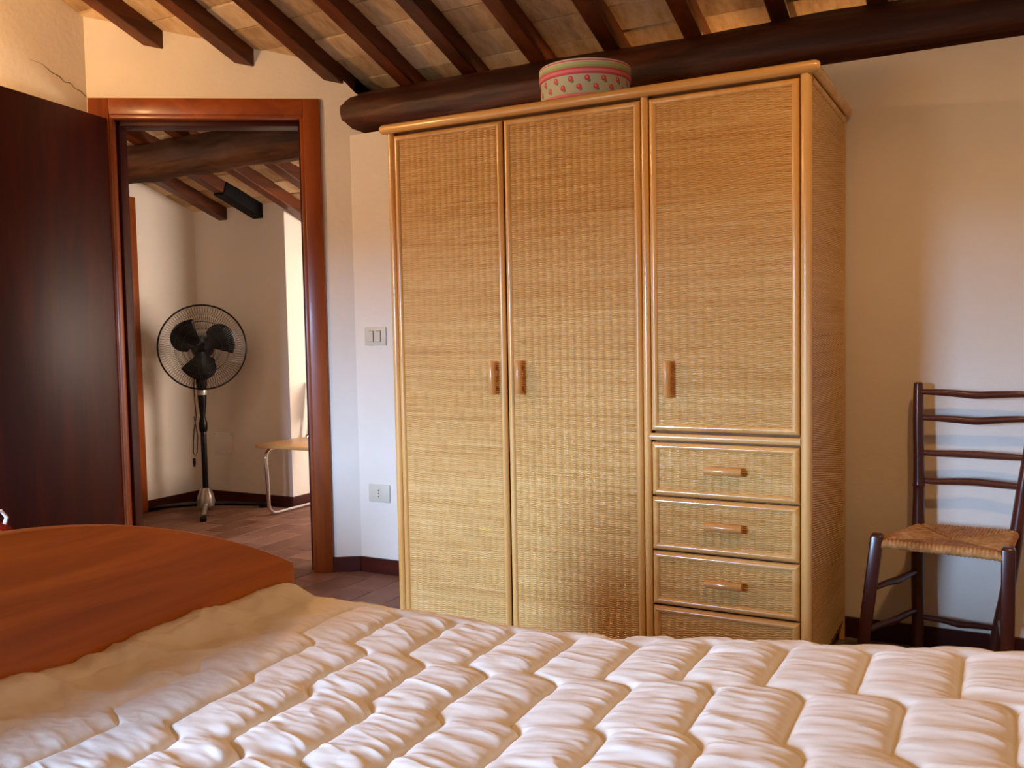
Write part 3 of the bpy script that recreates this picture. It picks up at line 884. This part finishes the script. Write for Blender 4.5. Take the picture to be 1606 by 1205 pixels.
for nm, sgn in (('front_guard', 1), ('rear_guard', -1)):
    mb = MB(); NW = 96
    for k in range(NW):
        a = 2 * pi * k / NW; pts = []
        for q in np.linspace(.10 if sgn > 0 else .22, 1, 8):
            dep = (.075 if sgn > 0 else .085) * (1 - q ** 3.2) * sgn
            aa = a + .25 * q * sgn
            pts.append(FC - fd * .02 + (fs * math.cos(aa) + fu * math.sin(aa)) * (.26 * q) + fd * dep)
        mb.tube(pts, .0010, 4, caps=False)
    rings = (.10, .45, .62) if sgn > 0 else (.22, .62)
    for q in rings:
        dep = (.075 if sgn > 0 else .085) * (1 - q ** 3.2) * sgn
        pts = [FC - fd * .02 + (fs * math.cos(t) + fu * math.sin(t)) * (.26 * q) + fd * dep for t in np.linspace(0, 2 * pi, 49)]
        mb.tube(pts, .0014, 5, caps=False)
    mb.build(nm, 'wire', fan, smooth=True)
pts = [FC - fd * .02 + (fs * math.cos(t) + fu * math.sin(t)) * .262 for t in np.linspace(0, 2 * pi, 65)]
MB().tube(pts, .0052, 8, caps=False).build('guard_rim', 'black_plastic', fan, smooth=True)
MB().lathe(FC + fd * .053, fd, [(.03, 0), (.03, .006), (.024, .009)], 20).build('badge', 'black_plastic', fan, smooth=True)
for q, (dx, dy) in enumerate(((.255, -.262), (.285, .215), (-.315, -.185), (-.262, .255))):
    e = F0 + Vector((dx, dy, 0)); dd = Vector((dx, dy, 0)).normalized()
    f_ = MB().tube([F0 + dd * .03 + Vector((0, 0, .042)), F0 + dd * .14 + Vector((0, 0, .036)), e + Vector((0, 0, .020))], [.016, .015, .013], 8)
    o = f_.build('foot', 'silver' if q == 0 else 'black_plastic', fan, smooth=True)
    MB().obox(e + Vector((0, 0, .017)) + dd * .004, dd * .034, Vector((-dd.y, dd.x, 0)) * .018, (0, 0, .017)).build('foot_cap', 'black_plastic', o, bevel=.005)
cb = [F0 - fs * .035 + Vector((0, 0, z)) - fs * dx for z, dx in ((.93, 0), (.80, .012), (.70, .010), (.60, .005), (.52, .020), (.44, .028), (.37, .030), (.345, .020), (.37, .008), (.47, .000), (.56, .012), (.60, .018))]
MB().tube(cb, .0035, 6).build('power_cord', 'wire', fan, smooth=True)
pp = F0 - fs * .062 + Vector((0, 0, .335))
MB().tube([pp, pp + Vector((0, 0, -.03)), pp + Vector((0, 0, -.055))], [.008, .010, .006], 8).build('plug', 'black_plastic', fan, smooth=True)

# ------------------------------------------------------------------ cantilever chair in the hall
hc = thing('cantilever_chair', (-3.76, .95, 0), 'chrome cantilever chair with a pale wooden seat beyond the doorway', 'chair')
xa, xb = -3.945, -3.575
for x in (xa, xb):
    pts = [(x, 1.26, .012), (x, 1.0, .012), (x, .86, .012), (x, .825, .018), (x, .80, .040), (x, .792, .07), (x, .785, .25), (x, .778, .36), (x, .785, .39), (x, .81, .41), (x, .86, .415), (x, 1.08, .415), (x, 1.14, .43), (x, 1.17, .47), (x, 1.20, .62), (x, 1.225, .80)]
    MB().tube(pts, .0115, 12).build('tube_frame', 'chrome', hc, smooth=True)
MB().tube([(xa, 1.26, .012), (xb, 1.26, .012)], .0115, 12).build('cross_tube', 'chrome', hc, smooth=True)
MB().box(xa - .025, xb + .025, .715, 1.13, .428, .450).build('seat', 'seat_wood', hc, bevel=.006, label='pale wooden chair seat')
MB().prism([(xa + .005, 1.185, .60), (xb - .005, 1.185, .60), (xb - .005, 1.215, .80), (xa + .005, 1.215, .80)], (0, .014, 0)).build('backrest', 'seat_wood', hc, bevel=.004)

# ------------------------------------------------------------------ bundle of cloth behind the footboard
cl = thing('cloth_bag', (-2.62, -1.91, 0), 'red and dark cloth bag with a white edge behind the footboard', 'bag')
c0 = Vector((-2.62, -1.91, 0))
mb = MB()
th_ = np.linspace(0, 2 * pi, 29); hh = np.linspace(0, 1, 14)
T_, H_ = np.meshgrid(th_, hh, indexing='ij')
rad = (.17 + .02 * np.sin(H_ * pi)) * (1 - .75 * np.clip((H_ - .72) / .28, 0, 1) ** 2) + .022 * fbm(np.cos(T_) * 2 + 9, np.sin(T_) * 2 + H_ * 3, 3)
Vb = np.stack([c0.x + rad * np.cos(T_), c0.y + rad * np.sin(T_), .0 + .565 * H_], -1)
grid_mesh('body', Vb.reshape(-1, 3), 29, 14, 'dark_cloth', cl)
mb = MB()
mb.tube([(-2.56, -1.79, .50), (-2.56, -1.757, .545), (-2.565, -1.738, .585), (-2.57, -1.750, .605), (-2.58, -1.79, .60)], .006, 6).build('edging', 'white_cloth', cl, smooth=True)
rd = np.stack([-2.58 + .055 * np.cos(T_) * np.sin(pi * H_), -1.785 + .065 * np.sin(T_) * np.sin(pi * H_), .545 - .03 * np.cos(pi * H_)], -1)
grid_mesh('red_fold', rd.reshape(-1, 3), 29, 14, 'red_cloth', cl)
rd2 = rd + np.array([.02, -.03, -.006])
grid_mesh('orange_fold', rd2.reshape(-1, 3), 29, 14, 'orange_cloth', cl)
